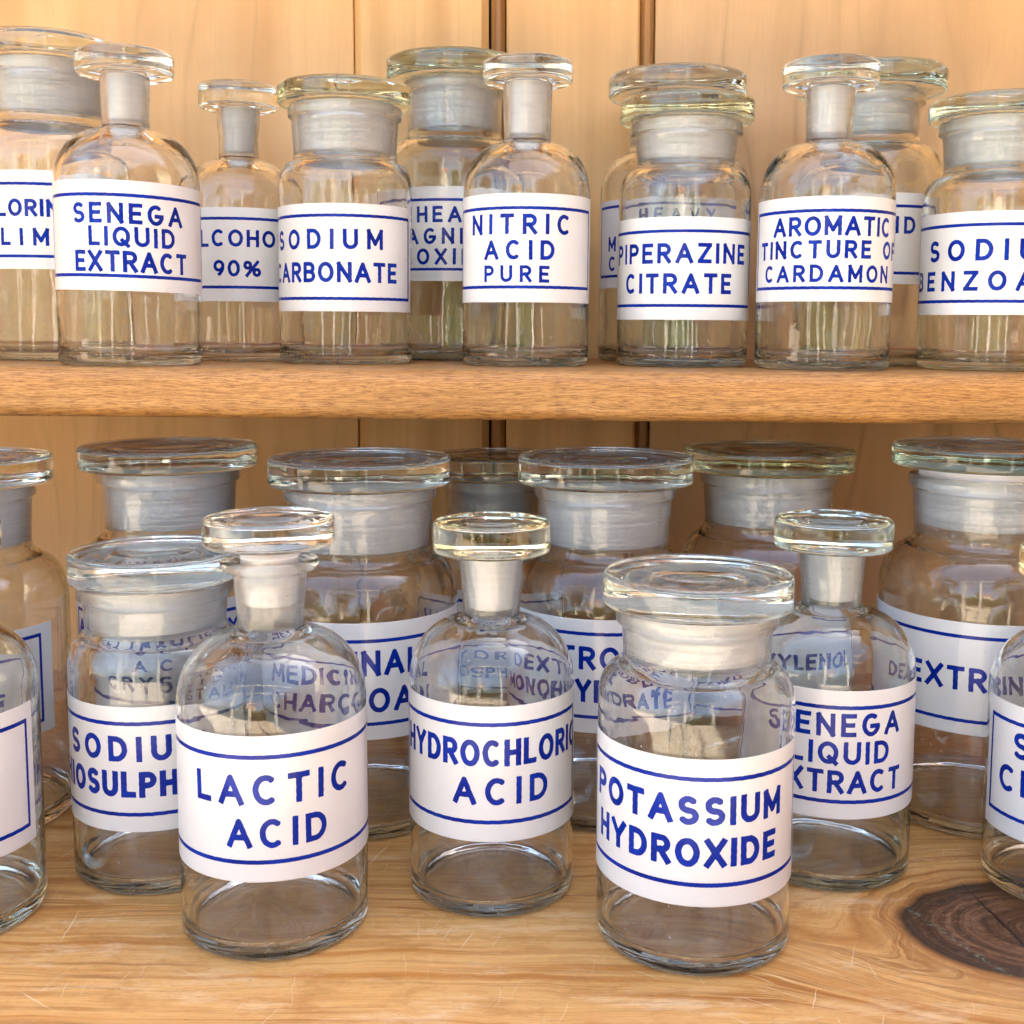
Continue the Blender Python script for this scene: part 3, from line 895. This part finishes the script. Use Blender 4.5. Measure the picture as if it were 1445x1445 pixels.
# ---------------------------------------------------------------- the bottles
# label, shelf (1 upper), kind (narrow or wide neck), x, y, radius, heights and radii (mm), label band (centre and half angles, heights), lines of text
BOTTLES = [
    ('large bottle lettered LORIN and LIM at the left end of the upper shelf', {}, 1, 'w', -283.2, 729.0, 47.1, dict(sh=125.9, nb=142.8, sb=176.3, st=187.6, sr=43.7, rb=34.5, rt=36.1, lip=38.7), (-7, 82, 76, 53.0, 109.1, 59.4, 102.3), [('CHLORINATED', -60, 47, 82.8, 92.8), ('LIME', -36, 12, 66.3, 76.3)]),
    ('slim-necked bottle lettered SENEGA LIQUID EXTRACT on the upper shelf', {'tilt': -0.022}, 1, 'n', -208.6, 643.0, 37.8, dict(sh=102.9, nb=124.8, sb=153.8, st=162.8, sr=25.6, rb=12.3, rt=13.0, lip=0), (0, 86, 80, 38.7, 94.6, 45.4, 88.0), [('SENEGA', -45, 45, 72.7, 83.2), ('LIQUID', -31, 37, 61.2, 71.3), ('EXTRACT', -44, 49, 48.2, 59.1)]),
    ('slim-necked bottle lettered LCOHO and 90%, set back on the upper shelf', {}, 1, 'n', -170.8, 742.0, 36.4, dict(sh=105.7, nb=122.7, sb=154.5, st=166.2, sr=24.1, rb=12.1, rt=13.4, lip=0), (-4, 84, 78, 35.9, 91.4, 43.4, 85.7), [('ALCOHOL', -57, 47, 68.1, 78.3), ('90%', -26, 19, 50.4, 60.3)]),
    ('squat wide-necked bottle lettered SODIUM CARBONATE on the upper shelf', {'stopper': 'yellow'}, 1, 'w', -99.0, 700.6, 39.0, dict(sh=109.0, nb=118.0, sb=148.9, st=157.7, sr=38.9, rb=30.0, rt=31.1, lip=33.1), (-14, 86, 80, 29.9, 89.8, 36.2, 84.0), [('SODIUM', -74, 32, 64.5, 75.8), ('CARBONATE', -82, 47, 46.0, 57.4)]),
    ('large wide-necked bottle lettered HEAVY MAGNESIUM OXIDE, behind NITRIC ACID PURE', {'glass': 'green'}, 1, 'w', -40.0, 800.0, 48.4, dict(sh=133.6, nb=147.6, sb=183.1, st=194.6, sr=45.2, rb=31.3, rt=32.2, lip=34.0), (2, 78, 72, 50.8, 110.2, 57.3, 102.7), [('HEAVY', -29, 33, 87.7, 97.9), ('MAGNESIUM', -53, 60, 74.0, 84.2), ('OXIDE', -29, 27, 61.1, 71.3)]),
    ('slim-necked bottle lettered NITRIC ACID PURE on the upper shelf', {}, 1, 'n', 7.6, 685.2, 36.5, dict(sh=106.0, nb=125.9, sb=160.4, st=169.4, sr=25.8, rb=13.4, rt=14.2, lip=0), (-4, 86, 77, 35.6, 94.7, 43.0, 87.7), [('NITRIC', -55, 41.5, 72.6, 83.7), ('ACID', -39, 25, 58.8, 69.5), ('PURE', -39, 20.4, 46.5, 55.7)]),
    ('large wide-necked bottle directly behind PIPERAZINE CITRATE on the upper shelf', {}, 1, 'w', 108.0, 797.0, 49.6, dict(sh=128.2, nb=139.6, sb=173.7, st=185.8, sr=45.4, rb=30.7, rt=31.6, lip=33.4), (3, 82, 76, 47.9, 104.4, 54.7, 101.0), [('HEAVY', -30, 33, 88.9, 97.5), ('MAGNESIUM', -58, 62, 71.5, 81.1), ('CARBONATE', -57, 60, 58.9, 68.5)]),
    ('squat wide-necked bottle lettered PIPERAZINE CITRATE with a yellowish stopper', {'stopper': 'yellow'}, 1, 'w', 100.8, 699.2, 38.5, dict(sh=105.6, nb=115.4, sb=141.0, st=151.1, sr=38.9, rb=28.7, rt=29.8, lip=32.7), (-4, 86, 80, 26.8, 84.0, 33.9, 77.0), [('PIPERAZINE', -75, 62, 58.3, 69.6), ('CITRATE', -57, 44, 41.4, 52.8)]),
    ('slim-necked bottle lettered AROMATIC TINCTURE OF CARDAMON on the upper shelf', {}, 1, 'n', 175.0, 664.8, 37.0, dict(sh=102.2, nb=124.3, sb=155.0, st=165.6, sr=26.2, rb=12.6, rt=13.4, lip=0), (6, 88, 81, 37.0, 92.3, 43.3, 85.7), [('AROMATIC', -47, 64, 71.6, 82.0), ('TINCTURE OF', -65, 80, 59.7, 69.4), ('CARDAMON', -57, 63, 47.1, 56.4)]),
    ('large wide-necked bottle behind AROMATIC TINCTURE OF CARDAMON, only letter D showing', {'glass': 'green'}, 1, 'w', 224.3, 755.0, 46.1, dict(sh=126.1, nb=139.9, sb=169.0, st=180.8, sr=45.4, rb=30.3, rt=31.1, lip=33.2), (-22, 80, 72, 49.6, 103.7, 55.3, 96.7), [('BORIC ACID', -80, 38, 79.6, 89.8)]),
    ("squat wide-necked bottle lettered SODIUM BENZOATE at the upper shelf's right end", {'glass': 'green'}, 1, 'w', 274.8, 678.8, 39.0, dict(sh=100.7, nb=111.4, sb=140.2, st=148.8, sr=38.1, rb=28.3, rt=29.8, lip=32.1), (0, 88, 82, 30.8, 86.9, 37.3, 80.5), [('SODIUM', -56, 57, 60.1, 71.9), ('BENZOATE', -77, 69, 43.8, 54.8)]),
    ("large wide-necked bottle at the lower shelf's left edge, label turned away left", {}, 0, 'w', -281.6, 587.7, 51.6, dict(sh=110.4, nb=138.0, sb=171.9, st=184.2, sr=45.9, rb=34.3, rt=35.3, lip=37.4), (-31, 81, 72, 49.1, 104.1, 54.3, 99.7), [('MANGANESE', -84, 16, 80.2, 90.4), ('SULPHATE', -80, 22, 64.0, 75.0)]),
    ('frontmost bottle at the left edge, only a label corner without letters showing', {'glass': 'green'}, 0, 'n', -242.6, 482.5, 39.2, dict(sh=94.1, nb=124.9, sb=156.7, st=167.2, sr=26.7, rb=13.4, rt=14.9, lip=0), (-20, 80, 73, 33.8, 94.0, 40.5, 87.5), []),
    ('squat wide-necked bottle lettered SODIUM THIOSULPHATE, left of LACTIC ACID', {'bold': 1.12}, 0, 'w', -165.1, 532.3, 39.7, dict(sh=95.2, nb=112.0, sb=135.5, st=146.5, sr=38.3, rb=31.6, rt=32.5, lip=35.1), (-18, 86, 86, 30.3, 86.6, 37.4, 80.0), [('SODIUM', -70, 27, 62.1, 73.6), ('THIOSULPHATE', -98, 50, 45.9, 57.7)]),
    ('large wide-necked bottle right behind SODIUM THIOSULPHATE, its label mostly hidden', {}, 0, 'w', -183.6, 622.0, 49.3, dict(sh=123.9, nb=143.2, sb=176.7, st=185.8, sr=46.6, rb=33.6, rt=35.0, lip=37.2), (0, 78, 72, 56.6, 112.4, 61.7, 106.9), [('ACETYLSALICYLIC', -70, 64, 93.5, 101.9), ('ACID', -24, 24, 81.1, 89.5), ('CRYSTALS', -45, 45, 67.6, 77.1)]),
    ('slim-necked bottle lettered LACTIC ACID, stopper standing proud of its flared lip', {'lift': 7.0, 'top': 156.5}, 0, 'n', -100.5, 477.7, 39.1, dict(sh=96.0, nb=124.9, sb=161.5, st=170.7, sr=27.0, rb=13.6, rt=15.0, lip=20.3), (6, 90, 90, 34.0, 93.1, 41.3, 85.5), [('LACTIC', -49, 49, 65.2, 77.5), ('ACID', -28, 31, 47.9, 59.8)]),
    ('large wide-necked bottle lettered INAL and OA, between LACTIC and HYDROCHLORIC ACID', {}, 0, 'w', -78.5, 598.9, 50.4, dict(sh=108.1, nb=136.2, sb=170.8, st=182.6, sr=46.8, rb=36.5, rt=37.4, lip=39.2), (-9, 84, 78, 51.5, 109.4, 58.6, 101.4), [('MEDICINAL', -60, 34, 83.2, 95.8), ('CHARCOAL', -62, 40, 65.0, 77.3)]),
    ('rearmost bottle of the lower shelf, shaded beneath the dark gap between boards', {}, 0, 'w', -12.0, 715.0, 43.4, dict(sh=107.4, nb=131.9, sb=159.8, st=172.5, sr=38.4, rb=28.1, rt=28.9, lip=30.6), (0, 78, 72, 35.4, 97.2, 40.6, 91.7), [('HYDRO', -55, 35, 71.8, 83.2), ('PHOSPHATE', -60, 55, 51.7, 63.3)]),
    ('slim-necked bottle lettered HYDROCHLORIC ACID in the middle of the lower shelf', {'stopper': 'yellow'}, 0, 'n', -9.0, 510.2, 36.9, dict(sh=93.7, nb=122.3, sb=152.4, st=163.8, sr=26.0, rb=12.6, rt=14.1, lip=0), (-2, 82, 76, 34.8, 93.6, 42.6, 86.6), [('HYDROCHLORIC', -74, 78, 67.6, 79.3), ('ACID', -26, 40, 51.0, 63.0)]),
    ('large wide-necked bottle lettered TROS and Y, right behind HYDROCHLORIC ACID', {}, 0, 'w', 48.9, 608.3, 49.7, dict(sh=108.0, nb=136.6, sb=170.5, st=182.5, sr=46.0, rb=34.0, rt=35.0, lip=36.8), (-13, 84, 78, 51.7, 108.7, 58.9, 102.4), [('DEXTROSE', -62, 32, 83.6, 95.3), ('MONOHYDRATE', -71, 44, 67.1, 78.6)]),
    ('squat wide-necked bottle lettered POTASSIUM HYDROXIDE at the front of the lower shelf', {'bold': 1.12}, 0, 'w', 75.7, 468.0, 40.0, dict(sh=99.4, nb=115.9, sb=139.0, st=149.8, sr=38.4, rb=29.9, rt=30.7, lip=33.0), (-1, 82, 78, 29.6, 88.1, 37.5, 81.1), [('POTASSIUM', -71, 56, 62.1, 73.6), ('HYDROXIDE', -67, 52, 45.5, 57.1)]),
    ('large wide-necked bottle behind the lower SENEGA bottle, label hidden by it', {'stopper': 'yellow'}, 0, 'w', 142.1, 643.0, 48.2, dict(sh=120.1, nb=141.4, sb=173.2, st=182.6, sr=46.4, rb=34.3, rt=35.4, lip=37.3), (0, 80, 74, 49.6, 109.4, 55.7, 102.7), [('CHLOROXYLENOL', -68, 66, 74.7, 86.1)]),
    ('slim-necked bottle lettered ENEGA LIQUID XTRACT on the lower shelf', {'glass': 'green'}, 0, 'n', 149.1, 535.4, 38.6, dict(sh=94.8, nb=120.9, sb=149.8, st=161.1, sr=26.9, rb=13.6, rt=14.8, lip=0), (9, 84, 80, 34.8, 93.0, 41.9, 86.3), [('SENEGA', -35, 52, 72.3, 82.8), ('LIQUID', -24, 43, 59.7, 70.0), ('EXTRACT', -38, 54, 46.5, 57.1)]),
    ('large wide-necked bottle lettered EXTR with a raised greenish stopper', {'lift': 4.0, 'stopper': 'green'}, 0, 'w', 245.4, 601.0, 51.3, dict(sh=108.1, nb=142.7, sb=180.3, st=188.8, sr=46.9, rb=34.3, rt=35.7, lip=37.8), (-10, 84, 78, 52.7, 108.5, 58.7, 102.3), [('DEXTRIN', -50, 22, 74.6, 86.5)]),
    ('slim-necked bottle cut off by the right edge, lettered S and CH', {'stopper': 'yellow'}, 0, 'n', 254.0, 511.0, 36.9, dict(sh=92.6, nb=115.5, sb=140.9, st=151.2, sr=26.6, rb=12.8, rt=14.3, lip=0), (12, 82, 75, 27.6, 87.2, 35.5, 80.1), [('SODIUM', -40, 64, 63.7, 75.5), ('CHLORIDE', -52, 76, 47.2, 59.3)]),
]
GLASSES = {'clear': GLASS, 'green': GLASS_GREEN, 'yellow': GLASS_YELLOW}
for idx, (label, opt, shelf, kind, X, Y, R, p, lb, lines) in enumerate(BOTTLES):
    c, half, bhalf, z0, z1, bz0, bz1 = lb
    p = dict(p)
    big = R > 43
    zb = shelf_z(X, shelf)
    p['st'] = min(p['st'] + 2.6, p['sb'] + 14.0)
    p['sr'] = p['sr']
    if kind == 'n':
        p['sh'] = max(p['nb'] - 28.0, z1 + 0.8)
    else:
        p['sh'] = max(p['nb'] - (27.0 if big else 16.0), z1 + 0.8)
    lift = opt.get('lift', 0.0)
    p['top'] = opt.get('top', p['sb'] - 0.6 - lift)
    glass = GLASSES[opt.get('glass', 'clear')]
    sg = GLASSES[opt.get('stopper', opt.get('glass', 'clear'))]
    root = bpy.data.objects.new('reagent_bottle', None)
    COL.objects.link(root)
    root.empty_display_size = 0.02
    root.location = (X * MM, Y * MM, (zb + 0.25) * MM)
    turn = Matrix.Rotation(math.atan2(-Y, -X) + math.radians(c), 4, 'Z')
    lean = Matrix.Rotation(SLOPE if shelf else 0.0, 4, 'Y')
    root.rotation_euler = (lean @ turn).to_euler()
    tag(root, label, 'bottle', 'stoppered glass reagent bottles on the two shelves')
    make_body(root, kind, R, p, glass, idx)
    make_stopper(root, kind, p, lift, sg, idx)
    make_label(root, R, half, z0, z1, bhalf, bz0, bz1, lines, c, idx, opt.get('bold', 1.0), opt.get('tilt', 0.0))
